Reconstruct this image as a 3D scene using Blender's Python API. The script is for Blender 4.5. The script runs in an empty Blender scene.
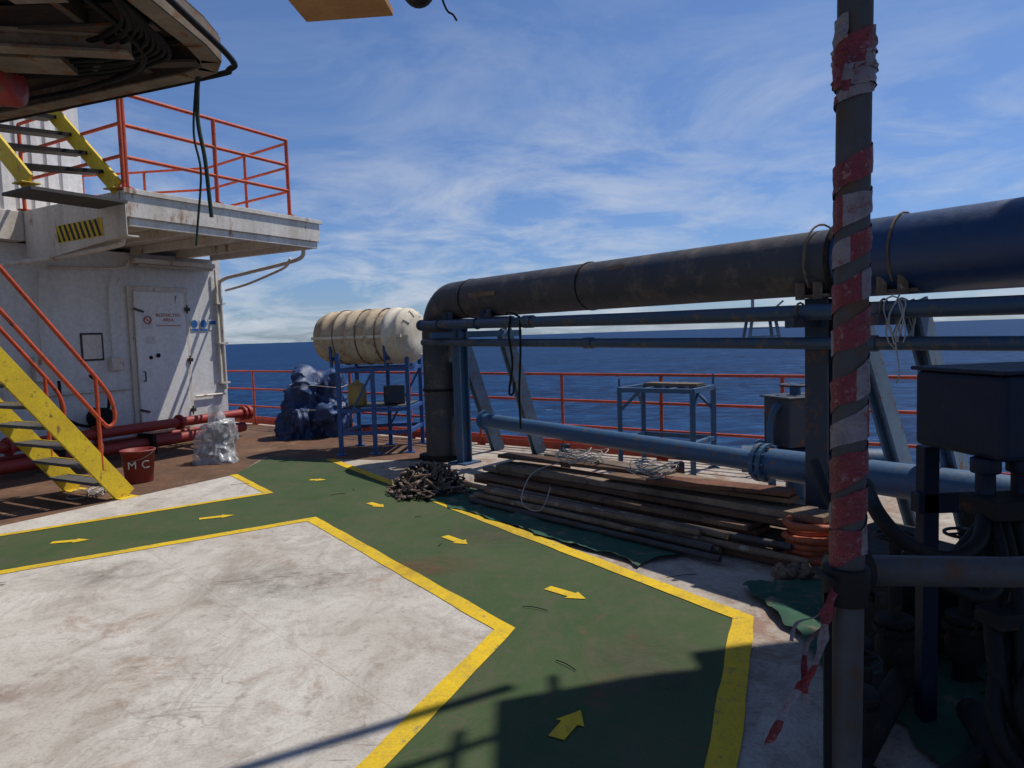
import bpy, math, random
from mathutils import Vector, Matrix, noise
random.seed(7)
sc=bpy.context.scene
V=Vector
# ---------------------------------------------------------------- materials
def nd(nt,t,**k):
    n=nt.nodes.new(t)
    for a,b in k.items(): setattr(n,a,b)
    return n
def ramp(nt,src,a,b,ca=(0,0,0,1),cb=(1,1,1,1)):
    r=nd(nt,'ShaderNodeValToRGB'); r.color_ramp.elements[0].position=a; r.color_ramp.elements[1].position=b
    r.color_ramp.elements[0].color=ca; r.color_ramp.elements[1].color=cb
    nt.links.new(src,r.inputs[0]); return r.outputs[0]
def mixc(nt,f,a,b,mode='MIX'):
    m=nd(nt,'ShaderNodeMix',data_type='RGBA',blend_type=mode)
    for i,v in ((0,f),(6,a),(7,b)):
        if isinstance(v,bpy.types.NodeSocket): nt.links.new(v,m.inputs[i])
        elif i==0: m.inputs[0].default_value=v
        else: m.inputs[i].default_value=(v[0],v[1],v[2],1)
    return m.outputs[2]
def mul(nt,a,b,op='MULTIPLY'):
    m=nd(nt,'ShaderNodeMath',operation=op); nt.links.new(a,m.inputs[0])
    if isinstance(b,bpy.types.NodeSocket): nt.links.new(b,m.inputs[1])
    else: m.inputs[1].default_value=b
    return m.outputs[0]
def noi(nt,vec,scale,detail=6,rough=.6,dist=0):
    n=nd(nt,'ShaderNodeTexNoise'); n.inputs['Scale'].default_value=scale; n.inputs['Detail'].default_value=min(detail,6)
    n.inputs['Roughness'].default_value=rough; n.inputs['Distortion'].default_value=dist
    nt.links.new(vec,n.inputs['Vector']); return n.outputs['Fac']
def mapping(nt,vec,scale=(1,1,1),rot=(0,0,0)):
    m=nd(nt,'ShaderNodeMapping'); m.inputs['Scale'].default_value=scale; m.inputs['Rotation'].default_value=rot
    nt.links.new(vec,m.inputs['Vector']); return m.outputs[0]
def base(name):
    m=bpy.data.materials.new(name); m.use_nodes=True; nt=m.node_tree
    p=nt.nodes['Principled BSDF']; tc=nd(nt,'ShaderNodeTexCoord')
    return m,nt,p,tc.outputs['Object']
def mat(name,c1,c2=None,spot=None,scale=2.5,sscale=7,thr=.58,soft=.06,rough=.55,metal=0,bump=.15,bscale=35,streak=False,spec=.5):
    m,nt,p,co=base(name)
    c2=c2 or tuple(x*.7 for x in c1)
    v=mapping(nt,co,(1,1,.12)) if streak else co
    f=ramp(nt,noi(nt,v,scale,6,.65),.35,.68)
    col=mixc(nt,f,c1,c2)
    fine=noi(nt,co,scale*9,3,.6)
    col=mixc(nt,.28,col,ramp(nt,fine,.3,.7,(.35,.33,.3,1),(1,1,1,1)),'MULTIPLY')
    if spot:
        s=ramp(nt,noi(nt,mapping(nt,co,(1,1,.35 if streak else 1)),sscale,6,.7),thr,thr+soft)
        col=mixc(nt,s,col,spot)
    nt.links.new(col,p.inputs['Base Color'])
    p.inputs['Metallic'].default_value=metal
    p.inputs['Specular IOR Level'].default_value=spec
    r=nd(nt,'ShaderNodeMapRange'); r.inputs[3].default_value=max(.05,rough-.12); r.inputs[4].default_value=min(1,rough+.2)
    nt.links.new(fine,r.inputs[0]); nt.links.new(r.outputs[0],p.inputs['Roughness'])
    if bump:
        b=nd(nt,'ShaderNodeBump'); b.inputs['Strength'].default_value=bump; b.inputs['Distance'].default_value=.01
        nt.links.new(noi(nt,co,bscale,4),b.inputs['Height']); nt.links.new(b.outputs[0],p.inputs['Normal'])
    return m
def deckmat(name,c1,c2,stain,rust,stain_amt=.5,wear=None,wthr=.62,rough=.7,seams=True,rthr=.62,ramt=.6,scuff=.5,grit=.45,scr=.0):
    m,nt,p,co=base(name)
    f=ramp(nt,noi(nt,co,.8,6,.72,.6),.36,.66)
    col=mixc(nt,f,c1,c2)
    s=ramp(nt,noi(nt,mapping(nt,co,(1.2,.7,1),(0,0,.7)),2.4,6,.78,1.2),.46,.72)
    col=mixc(nt,mul(nt,s,stain_amt),col,stain)
    g=ramp(nt,noi(nt,co,55,3,.8),.50,.70)
    col=mixc(nt,mul(nt,g,grit),col,stain)
    n2=noi(nt,co,9,6,.82)
    col=mixc(nt,mul(nt,ramp(nt,n2,.54,.70),.6),col,stain)
    pm=ramp(nt,noi(nt,co,.7,3,.5),.48,.62)
    for rot,sc_,o in ((.5,.8,.50),(2.1,1.2,.47)):
        n1=noi(nt,mapping(nt,co,(.5*sc_,2.6*sc_,1),(0,0,rot)),1.6,2,.5,1.6)
        a=ramp(nt,n1,o,o+.006); b_=ramp(nt,n1,o+.006,o+.013)
        line=mul(nt,a,b_,'SUBTRACT')
        col=mixc(nt,mul(nt,mul(nt,line,pm),scuff),col,stain)
    if rust:
        r=ramp(nt,noi(nt,co,1.7,6,.78,.8),rthr,rthr+.10)
        col=mixc(nt,mul(nt,r,ramt),col,rust)
    if wear:
        w=ramp(nt,noi(nt,co,11,6,.85),wthr,wthr+.05); col=mixc(nt,w,col,wear)
    if seams:
        b=nd(nt,'ShaderNodeTexBrick'); nt.links.new(mapping(nt,co,(1,1,1),(0,0,.82)),b.inputs['Vector'])
        b.inputs['Scale'].default_value=.5; b.inputs['Mortar Size'].default_value=.003; b.inputs['Mortar Smooth'].default_value=.6
        b.inputs['Brick Width'].default_value=1.9; b.inputs['Row Height'].default_value=1.05
        col=mixc(nt,mul(nt,b.outputs['Fac'],.25),col,stain)
    nt.links.new(col,p.inputs['Base Color']); p.inputs['Roughness'].default_value=rough
    p.inputs['Specular IOR Level'].default_value=.2
    bp=nd(nt,'ShaderNodeBump'); bp.inputs['Strength'].default_value=.5; bp.inputs['Distance'].default_value=.008
    nt.links.new(n2,bp.inputs['Height']); nt.links.new(bp.outputs[0],p.inputs['Normal'])
    return m
RUST=(.13,.05,.025)
M_white_deck=deckmat('white_deck_paint',(.56,.535,.49),(.42,.385,.335),(.18,.14,.105),(.27,.18,.12),.6,rough=.8,rthr=.56,ramt=.5,scuff=.9,grit=.4)
M_deck=deckmat('worn_deck',(.50,.455,.39),(.33,.28,.23),(.13,.09,.065),(.22,.10,.06),.7,rough=.85,rthr=.54,scuff=.6)
M_brown=deckmat('rusty_deck',(.19,.10,.06),(.11,.065,.042),(.05,.035,.028),(.27,.18,.12),.6,rough=.85,rthr=.56)
M_green=deckmat('green_walkway_paint',(.038,.074,.026),(.062,.090,.036),(.105,.085,.06),(.15,.06,.04),.6,rough=.8,rthr=.60,ramt=.5,scuff=.7,grit=.30)
M_yellow_line=deckmat('yellow_line_paint',(.74,.50,.015),(.58,.39,.025),(.24,.17,.06),None,.5,wear=(.18,.17,.11),wthr=.585,seams=False,rough=.75)
M_wall=mat('white_wall_paint',(.80,.81,.80),(.64,.64,.61),(.38,.22,.13),scale=1.8,sscale=3.2,thr=.66,soft=.14,rough=.45,streak=True,bump=.3,bscale=7,spec=.3)
M_wall2=mat('white_trim_paint',(.82,.78,.70),(.60,.54,.45),(.30,.15,.07),scale=2.5,sscale=5,thr=.58,soft=.1,rough=.5,streak=True,spec=.3)
M_door=mat('door_paint',(.84,.84,.82),(.73,.73,.70),(.36,.25,.16),scale=2,sscale=4,thr=.67,rough=.45,streak=True,bump=.1,spec=.3)
M_orange=mat('orange_rail_paint',(.64,.085,.02),(.42,.06,.02),(.10,.04,.03),scale=4,sscale=16,thr=.58,rough=.6)
M_redrail=mat('red_rail_paint',(.55,.085,.04),(.38,.06,.035),(.12,.05,.03),scale=4,sscale=14,thr=.58,rough=.65)
M_redpipe=mat('red_pipe_paint',(.36,.03,.02),(.23,.025,.02),(.14,.06,.04),scale=3,sscale=9,thr=.60,rough=.5)
M_yellow=mat('yellow_steel_paint',(.80,.58,.02),(.66,.45,.02),(.2,.09,.04),scale=4,sscale=14,thr=.59,rough=.55)
M_grating=mat('grey_grating',(.10,.10,.095),(.06,.055,.05),RUST,rough=.7)
M_pipe_grey=mat('weathered_pipe_coating',(.040,.050,.068),(.085,.074,.066),(.17,.13,.10),scale=1.9,sscale=5,thr=.52,soft=.22,rough=.55,bump=.3,bscale=12,spec=.35)
M_pipe_blue=mat('navy_pipe_paint',(.010,.040,.13),(.018,.044,.105),(.06,.05,.055),scale=1.5,sscale=6,thr=.57,soft=.18,rough=.36,bump=.15)
M_blue=mat('blue_steel_paint',(.030,.105,.22),(.04,.09,.17),(.13,.09,.07),scale=3,sscale=10,thr=.57,rough=.5)
M_blue_line=mat('blue_small_pipe_paint',(.022,.065,.125),(.04,.065,.10),(.11,.08,.06),scale=3,sscale=10,thr=.56,rough=.45)
M_blue_light=mat('faded_blue_paint',(.15,.23,.32),(.09,.15,.23),(.14,.09,.06),scale=3,sscale=9,thr=.56,rough=.65)
M_blue_dark=mat('dark_blue_paint',(.020,.042,.078),(.035,.047,.065),(.11,.05,.03),scale=3,sscale=8,thr=.55,rough=.6)
M_blue_bright=mat('bright_blue_paint',(.015,.085,.30),(.02,.07,.22),(.1,.06,.05),scale=3,sscale=9,thr=.60,rough=.5)
M_raft=mat('raft_shell',(.66,.56,.40),(.47,.36,.23),(.26,.16,.09),scale=2.6,sscale=6,thr=.53,soft=.15,rough=.85,spec=.15)
M_raftw=mat('raft_shell_white',(.78,.73,.60),(.62,.54,.41),(.3,.2,.12),scale=3,sscale=7,thr=.62,rough=.8,spec=.15)
M_black=mat('black_rubber',(.006,.006,.007),(.010,.010,.010),(.028,.025,.022),rough=.6,spec=.22,thr=.66)
M_dark=mat('dark_grimy_steel',(.013,.013,.014),(.022,.018,.016),(.05,.028,.018),scale=4,sscale=11,thr=.57,rough=.7,spec=.2)
M_darkbox=mat('dark_navy_enclosure',(.006,.013,.038),(.010,.016,.032),(.028,.028,.033),rough=.5,scale=4,thr=.64,spec=.25)
M_galv=mat('galvanised_tube',(.085,.084,.088),(.055,.05,.048),(.09,.05,.03),metal=.2,scale=7,sscale=14,thr=.53,soft=.1,rough=.65,spec=.35)
M_rusttube=mat('rusty_tube',(.25,.175,.12),(.14,.09,.06),(.32,.27,.22),scale=5,sscale=9,thr=.56,rough=.85,spec=.2)
M_wood=[mat('plank_wood_%d'%i,c,tuple(x*.6 for x in c),(.05,.04,.035),scale=5,sscale=8,thr=.56,soft=.12,rough=.9,bump=.4,bscale=60,spec=.15) for i,c in enumerate([(.21,.135,.09),(.30,.22,.155),(.13,.08,.055),(.21,.17,.135),(.20,.095,.06)])]
M_plank=mat('raw_plywood',(.42,.22,.09),(.30,.15,.06),(.14,.07,.035),scale=5,sscale=6,thr=.62,rough=.8)
M_struct=mat('overhead_steel',(.26,.215,.17),(.14,.115,.095),(.18,.08,.04),scale=3,sscale=7,thr=.53,soft=.1,rough=.8,spec=.2)
M_structd=mat('overhead_dark_steel',(.05,.048,.045),(.08,.06,.05),RUST,scale=4,sscale=9,thr=.56,rough=.75,spec=.25)
M_tarp=mat('blue_tarp',(.016,.055,.17),(.022,.045,.11),(.13,.17,.22),scale=4,sscale=8,thr=.60,soft=.1,rough=.5,bump=.7,bscale=18)
M_gtarp=mat('green_tarp',(.030,.105,.07),(.045,.095,.06),(.13,.12,.09),scale=4,sscale=8,thr=.55,rough=.8,bump=.4,bscale=20,spec=.2)
M_rope=mat('brown_rope',(.22,.16,.12),(.12,.08,.065),(.35,.29,.23),scale=9,sscale=14,thr=.54,rough=.95,spec=.1)
M_wire=mat('pale_wire',(.46,.44,.40),(.34,.31,.28),rough=.7)
M_hoseo=mat('orange_hose',(.46,.10,.035),(.32,.07,.03),(.12,.05,.03),rough=.6,thr=.56)
M_bucket=mat('bucket_red',(.26,.03,.02),(.19,.025,.018),(.10,.04,.03),scale=5,rough=.55)
M_paintw=mat('white_print',(.75,.75,.73),(.65,.65,.62),rough=.6)
M_paintb=mat('black_print',(.02,.02,.02),rough=.6)
M_signblue=mat('sign_blue',(.02,.14,.42),(.02,.12,.36),rough=.5)
M_signred=mat('sign_red',(.5,.03,.03),(.42,.03,.03),rough=.5)
M_tape_r=mat('red_tape',(.22,.018,.026),(.13,.016,.024),(.28,.15,.15),scale=22,sscale=70,thr=.56,soft=.1,rough=.4,bump=.7,bscale=150)
M_tape_w=mat('white_tape',(.29,.25,.265),(.17,.14,.155),(.17,.05,.055),scale=22,sscale=50,thr=.55,soft=.12,rough=.4,bump=.7,bscale=150)
M_ropeg=mat('dark_green_rope',(.02,.05,.035),(.03,.04,.03),rough=.9)
M_lamp=mat('lamp_diffuser',(.55,.50,.38),(.45,.4,.3),rough=.3)
M_pink=mat('float_yellow',(.5,.36,.10),(.4,.26,.08),rough=.6)
def stainmat(name,c,amt):
    m,nt,p,co=base(name); p.inputs['Base Color'].default_value=(*c,1); p.inputs['Roughness'].default_value=.8
    tc=nd(nt,'ShaderNodeTexCoord'); mp=nd(nt,'ShaderNodeMapping'); mp.inputs['Location'].default_value=(-1,-1,0); mp.inputs['Scale'].default_value=(2,2,0); nt.links.new(tc.outputs['Generated'],mp.inputs[0])
    gr=nd(nt,'ShaderNodeTexGradient',gradient_type='SPHERICAL'); nt.links.new(mp.outputs[0],gr.inputs[0])
    a=mul(nt,gr.outputs['Fac'],ramp(nt,noi(nt,co,5,6,.8,.5),.36,.68)); nt.links.new(mul(nt,a,amt),p.inputs['Alpha']); return m
M_stain=stainmat('rust_stain',(.19,.065,.04),.75); M_stain2=stainmat('oil_stain',(.09,.07,.05),.55)
# ---------------------------------------------------------------- geometry helpers
class G:
    def __init__(s): s.v=[];s.f=[];s.sm=[];s.mi=[]
    def add(s,vs,fs,sm=False,mi=0):
        o=len(s.v); s.v+= [tuple(v) for v in vs]
        for f in fs: s.f.append([i+o for i in f]); s.sm.append(sm); s.mi.append(mi)
    def tube(s,pts,r,n=12,caps=True,mi=0,closed=False):
        pts=[V(p) for p in pts]; m=len(pts); rs=r if isinstance(r,(list,tuple)) else [r]*m
        if closed: tang=[(pts[(i+1)%m]-pts[i-1]).normalized() for i in range(m)]
        else: tang=[(pts[min(i+1,m-1)]-pts[max(i-1,0)]).normalized() for i in range(m)]
        t=tang[0]; ref=V((0,0,1)) if abs(t.z)<.9 else V((1,0,0))
        u=t.cross(ref).normalized(); vs=[]
        for i in range(m):
            t=tang[i]; u=(u-t*u.dot(t)).normalized(); w=t.cross(u)
            for k in range(n):
                a=2*math.pi*k/n; vs.append(pts[i]+(u*math.cos(a)+w*math.sin(a))*rs[i])
        fs=[]; mm=m if closed else m-1
        for i in range(mm):
            j=(i+1)%m
            for k in range(n):
                l=(k+1)%n; fs.append((i*n+k,i*n+l,j*n+l,j*n+k))
        s.add(vs,fs,True,mi)
        if caps and not closed:
            s.add(vs[:n],[tuple(range(n))[::-1]],False,mi); s.add(vs[-n:],[tuple(range(n))],False,mi)
    def beam(s,p0,p1,w,h,up=(0,0,1),mi=0):
        p0=V(p0);p1=V(p1); t=(p1-p0).normalized(); up=V(up)
        if abs(t.dot(up))>.98: up=V((1,0,0)) if abs(t.x)<.9 else V((0,1,0))
        a=t.cross(up).normalized(); b=a.cross(t)
        vs=[p+a*sx*w/2+b*sy*h/2 for p in (p0,p1) for sx,sy in ((-1,-1),(1,-1),(1,1),(-1,1))]
        s.add(vs,[(0,1,2,3),(7,6,5,4),(0,4,5,1),(1,5,6,2),(2,6,7,3),(3,7,4,0)],False,mi)
    def ibeam(s,p0,p1,w,h,up=(0,0,1),t=.018,mi=0):
        p0=V(p0);p1=V(p1); d=(p1-p0).normalized(); u=V(up)
        if abs(d.dot(u))>.98: u=V((1,0,0))
        a=d.cross(u).normalized(); b=a.cross(d)
        s.beam(p0+b*(h/2-t/2),p1+b*(h/2-t/2),w,t,up,mi); s.beam(p0-b*(h/2-t/2),p1-b*(h/2-t/2),w,t,up,mi)
        s.beam(p0,p1,t,h-2*t-.002,up,mi)
    def box(s,c,sz,ang=0,mi=0):
        c=V(c); ca,sa=math.cos(ang),math.sin(ang); vs=[]
        for z in (-1,1):
            for x,y in ((-1,-1),(1,-1),(1,1),(-1,1)):
                X=x*sz[0]/2;Y=y*sz[1]/2; vs.append((c.x+X*ca-Y*sa,c.y+X*sa+Y*ca,c.z+z*sz[2]/2))
        s.add(vs,[(3,2,1,0),(4,5,6,7),(0,1,5,4),(1,2,6,5),(2,3,7,6),(3,0,4,7)],False,mi)
    def prism(s,poly,z0,z1,mi=0):
        n=len(poly)
        ar=sum(poly[i][0]*poly[(i+1)%n][1]-poly[(i+1)%n][0]*poly[i][1] for i in range(n))
        if ar<0: poly=poly[::-1]
        vs=[(x,y,z0) for x,y in poly]+[(x,y,z1) for x,y in poly]
        s.add(vs,[tuple(range(n))[::-1],tuple(range(n,2*n))]+[(i,(i+1)%n,n+(i+1)%n,n+i) for i in range(n)],False,mi)
    def lathe(s,prof,o,d,n=24,mi=0,smooth=True):
        o=V(o);d=V(d).normalized(); ref=V((0,0,1)) if abs(d.z)<.9 else V((1,0,0)); u=d.cross(ref).normalized(); w=d.cross(u)
        vs=[];fs=[]
        for x,r in prof:
            for k in range(n):
                a=2*math.pi*k/n; vs.append(o+d*x+(u*math.cos(a)+w*math.sin(a))*r)
        for i in range(len(prof)-1):
            for k in range(n):
                l=(k+1)%n; fs.append((i*n+k,i*n+l,(i+1)*n+l,(i+1)*n+k))
        s.add(vs,fs,smooth,mi)
        s.add(vs[:n],[tuple(range(n))[::-1]],False,mi); s.add(vs[-n:],[tuple(range(n))],False,mi)
    def flange(s,c,d,r,t=.04,mi=0,bolts=8):
        c=V(c);d=V(d).normalized(); s.lathe([(-t/2,r),(t/2,r)],c,d,24,mi,False)
        ref=V((0,0,1)) if abs(d.z)<.9 else V((1,0,0)); u=d.cross(ref).normalized(); w=d.cross(u)
        for k in range(bolts):
            a=2*math.pi*k/bolts; p=c+(u*math.cos(a)+w*math.sin(a))*r*.86
            s.tube([p-d*(t/2+.02),p+d*(t/2+.02)],r*.07,6,mi=mi)
def sm(pts,k=6,closed=False):
    pts=[V(p) for p in pts]; n=len(pts); out=[]
    rng=range(n) if closed else range(n-1)
    for i in rng:
        if closed: a,b,c,d=pts[i-1],pts[i],pts[(i+1)%n],pts[(i+2)%n]
        else: a,b,c,d=pts[max(i-1,0)],pts[i],pts[i+1],pts[min(i+2,n-1)]
        for j in range(k):
            t=j/k; out.append(.5*((2*b)+(c-a)*t+(2*a-5*b+4*c-d)*t*t+(-a+3*b-3*c+d)*t**3))
    if not closed: out.append(pts[-1])
    return out
def make(name,g,mats,parent=None,bevel=0):
    me=bpy.data.meshes.new(name)
    me.from_pydata(g.v,[],g.f); 
    if not isinstance(mats,(list,tuple)): mats=[mats]
    for m in mats: me.materials.append(m)
    me.polygons.foreach_set('use_smooth',g.sm); me.polygons.foreach_set('material_index',g.mi); me.update()
    ob=bpy.data.objects.new(name,me); sc.collection.objects.link(ob)
    if parent is not None: parent.kids.append(ob)
    else:
        xs=[v[0] for v in g.v];ys=[v[1] for v in g.v];zs=[v[2] for v in g.v]
        c=V(((min(xs)+max(xs))/2,(min(ys)+max(ys))/2,min(zs)))
        me.transform(Matrix.Translation(-c)); ob.location=c
    if bevel:
        b=ob.modifiers.new('bevel','BEVEL'); b.width=bevel; b.segments=2; b.limit_method='ANGLE'; b.angle_limit=math.radians(50)
    return ob
class Root:
    def __init__(s,name): s.name=name; s.kids=[]
    def done(s):
        lo=V((1e9,)*3);hi=V((-1e9,)*3)
        for k in s.kids:
            if k.type=='MESH':
                for v in k.data.vertices:
                    w=k.matrix_basis@v.co
                    lo=V(map(min,lo,w)); hi=V(map(max,hi,w))
        c=V(((lo.x+hi.x)/2,(lo.y+hi.y)/2,lo.z))
        e=bpy.data.objects.new(s.name,None); sc.collection.objects.link(e); e.location=c; e.empty_display_size=.2
        for k in s.kids:
            k.parent=e; k.matrix_parent_inverse=Matrix.Translation(-c)
        return e
def text(name,body,size,m,parent,loc,xdir,updir,ext=.001):
    cd=bpy.data.curves.new(name,'FONT'); cd.body=body; cd.size=size; cd.extrude=ext; cd.align_x='CENTER'; cd.align_y='CENTER'; cd.space_character=1.05
    t=bpy.data.objects.new(name,cd); sc.collection.objects.link(t); bpy.context.view_layer.update()
    dg=bpy.context.evaluated_depsgraph_get(); me=bpy.data.meshes.new_from_object(t.evaluated_get(dg)); bpy.data.objects.remove(t)
    x=V(xdir).normalized();z=V(updir).normalized();nrm=x.cross(z)
    R=Matrix((x,z,nrm)).transposed().to_4x4(); me.transform(Matrix.Translation(V(loc))@R)
    me.materials.clear(); me.materials.append(m)
    ob=bpy.data.objects.new(name,me); sc.collection.objects.link(ob); parent.kids.append(ob)
def flat(name,poly,z,m):
    g=G(); n=len(poly)
    ar=sum(poly[i][0]*poly[(i+1)%n][1]-poly[(i+1)%n][0]*poly[i][1] for i in range(n))
    if ar<0: poly=poly[::-1]
    g.add([(x,y,z) for x,y in poly],[tuple(range(n))]); return make(name,g,m)
def strip(g,pts,w,z):
    P=[]
    for i in range(len(pts)-1):
        a=V(pts[i]);b=V(pts[i+1]); k=max(1,int((b-a).length/.12))
        for j in range(k): P.append((a.lerp(b,j/k),j==0))
    P.append((V(pts[-1]),True)); pts=[q for q,_ in P]; n=len(pts); L=[];Rr=[]
    for i in range(n):
        d0=(pts[i]-pts[i-1]).normalized() if i else None; d1=(pts[i+1]-pts[i]).normalized() if i<n-1 else None
        if d0 is None: d0=d1
        if d1 is None: d1=d0
        n0=V((-d0.y,d0.x)); n1=V((-d1.y,d1.x)); mt=(n0+n1).normalized(); k=w/2/max(.3,mt.dot(n0))
        q=pts[i].to_3d(); e1=1+.20*noise.noise(q*3.1)+.10*noise.noise(q*11); e2=1+.20*noise.noise(q*3.3+V((7,7,7)))+.10*noise.noise(q*12+V((3,3,3)))
        L.append(pts[i]+mt*k*e1); Rr.append(pts[i]-mt*k*e2)
    vs=[(p.x,p.y,z) for p in L]+[(p.x,p.y,z) for p in Rr]
    g.add(vs,[(n+i,n+i+1,i+1,i) for i in range(n-1)])
# ---------------------------------------------------------------- sea, deck
m,nt,p,co=base('sea_water')
wv=noi(nt,mapping(nt,co,(1,1.8,1)),.16,6,.62,.3); w2=noi(nt,mapping(nt,co,(1,2.5,1),(0,0,.25)),.035,6,.7,.2); sw=noi(nt,mapping(nt,co,(1,3,1),(0,0,.3)),.004,5,.65)
col=mixc(nt,ramp(nt,sw,.38,.62),(.0025,.014,.050),(.005,.027,.085))
col=mixc(nt,mul(nt,ramp(nt,w2,.46,.64),.8),col,(.009,.048,.135))
col=mixc(nt,mul(nt,ramp(nt,wv,.48,.66),.8),col,(.018,.075,.19))
foam=ramp(nt,noi(nt,mapping(nt,co,(.5,1.5,1)),.10,6,.75),.655,.69); col=mixc(nt,foam,col,(.22,.32,.44))
nt.links.new(col,p.inputs['Base Color']); p.inputs['Roughness'].default_value=.55; p.inputs['Specular IOR Level'].default_value=.06
b=nd(nt,'ShaderNodeBump'); b.inputs['Strength'].default_value=.8; b.inputs['Distance'].default_value=1.2; nt.links.new(wv,b.inputs['Height']); nt.links.new(b.outputs[0],p.inputs['Normal'])
g=G(); g.add([(-20000,-20000,-14),(20000,-20000,-14),(20000,20000,-14),(-20000,20000,-14)],[(0,1,2,3)]); make('sea_water',g,m)
def railpt(x,off=0): 
    y=14.42-.762*(x+5.75); return V((x+off*.606,y+off*.795,0))
e0=railpt(-14,.3);e1=railpt(11,.3)
g=G(); g.prism([(-14,-8),(11,-8),(e1.x,e1.y),(e0.x,e0.y)],-.6,0); make('deck',g,M_deck)
g=G(); g.beam((e0.x,e0.y,.04),(e1.x,e1.y,.04),.02,.14); make('deck_edge_coaming',g,M_redrail)
flat('rusty_deck_area',[(-13,1),(-7.2,3.4),(-4.71,6.39),(-3.42,8.62),(-3.5,9.9),(-2.55,9.55),(-1.25,9.15),(-.9,10.4),(railpt(-.9).x,railpt(-.9).y-.05),(railpt(-13).x,railpt(-13).y)],.004,M_brown)
flat('green_walkway',[(-7,2.8),(-3.75,5.0),(-1.83,6.27),(-.08,3.75),(-.55,2.6),(-3.3,-4),(-1.8,-4),(.72,2.49),(1.23,3.8),(-.46,6.35),(-2.48,9.45),(-3.45,9.9),(-3.42,8.55),(-2.62,7.44),(-4.46,6.06),(-7,4.13)],.008,M_green)
flat('white_deck_area',[(-13,-6),(-4.1,-6),(-3.3,-4),(-.55,2.6),(-.08,3.75),(-1.83,6.27),(-3.75,5),(-7,2.8),(-13,-1.2)],.0085,M_white_deck)
flat('white_deck_area',[(-7,4.13),(-4.46,6.06),(-2.62,7.44),(-3.42,8.55),(-4.71,6.39),(-7,3.9)],.0082,M_white_deck)
g=G()
strip(g,[(-7,2.8),(-3.75,5.0),(-1.83,6.27),(-.08,3.75),(-.55,2.6),(-3.3,-4)],.108,.0125)
strip(g,[(-7,4.13),(-4.46,6.06),(-2.62,7.44),(-3.42,8.55)],.085,.0125)
strip(g,[(-2.48,9.45),(-1.32,7.68),(-.46,6.35),(1.23,3.8),(.72,2.49),(-1.8,-4)],.112,.0125)
make('yellow_line_marking',g,M_yellow_line)
for tail,head in [((-3.84,5.76),(-3.56,5.82)),((-2.90,6.40),(-2.62,6.51)),((-2.36,8.07),(-2.16,8.04)),((-1.43,6.82),(-1.25,6.63)),((-.58,5.58),(-.38,5.34)),((.18,4.35),(.40,4.14)),((.13,2.69),(.245,2.89))]:
    t=V(tail);h=V(head);d=(h-t).normalized();n=V((-d.y,d.x)); a=h-d*.11
    g=G(); P=[t+n*.037,t-n*.033,a-n*.035,a-n*.066,h,a+n*.063,a+n*.037]
    g.add([(q.x,q.y,.0128) for q in P],[tuple(range(7))]); make('yellow_arrow_marking',g,M_yellow_line)
for nm,c,rx,ry,z,mm in (('rust_stain',(-.62,4.85),.35,.28,.0152,M_stain),('rust_stain',(-2.4,3.2),.25,.12,.0152,M_stain),('oil_stain',(-1.6,4.6),.7,.5,.0112,M_stain2),('oil_stain',(-2.9,4.9),.5,.35,.0113,M_stain2),('oil_stain',(-.2,5.6),.5,.45,.0153,M_stain2),('oil_stain',(.6,3.3),.4,.5,.0154,M_stain2)):
    g=G(); g.add([(c[0]-rx,c[1]-ry,z),(c[0]+rx,c[1]-ry,z),(c[0]+rx,c[1]+ry,z),(c[0]-rx,c[1]+ry,z)],[(0,1,2,3)]); make(nm,g,mm)
g=G(); random.seed(21)
for q,L,a in (((.02,4.05),.16,-.5),((.17,3.35),.14,-.9),((-1.9,7.2),.15,.4),((.95,4.45),.2,.2),((-.6,5.3),.07,1.2),((1.25,4.9),.14,.7),((-3.2,7.9),.2,.3),((-1.7,7.4),.09,2.),((-.9,6.2),.06,.2)):
    o=V((q[0],q[1],.016)); g.tube(sm([o,o+V((math.cos(a)*L*.5,math.sin(a)*L*.5+.01,.003)),o+V((math.cos(a)*L,math.sin(a)*L,0))],4),.0025,6)
make('deck_litter',g,M_dark)
# ---------------------------------------------------------------- railings
def railing(name,pts,heights,sp,r,m,toe=False):
    R=Root(name); g=G(); gp=G(); pts=[V(p) for p in pts]
    for h in heights: g.tube([q+V((0,0,h)) for q in pts],r,10)
    for i in range(len(pts)-1):
        L=(pts[i+1]-pts[i]).length; k=max(1,round(L/sp))
        for j in range(k+1):
            q=pts[i].lerp(pts[i+1],j/k); gp.tube([q,q+V((0,0,max(heights)))],r*1.15,10); gp.box(q+V((0,0,.01)),(.12,.12,.02))
    make('rails',g,m,R); make('posts',gp,m,R)
    if toe:
        gt=G()
        for i in range(len(pts)-1): gt.beam(pts[i]+V((0,0,.07)),pts[i+1]+V((0,0,.07)),.008,.1)
        make('toe_board',gt,m,R)
    return R.done()
railing('safety_railing',[railpt(-9.67),railpt(-9.67+1.149*17)],[1.05,.70,.36],1.445,.019,M_redrail,True)
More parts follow.
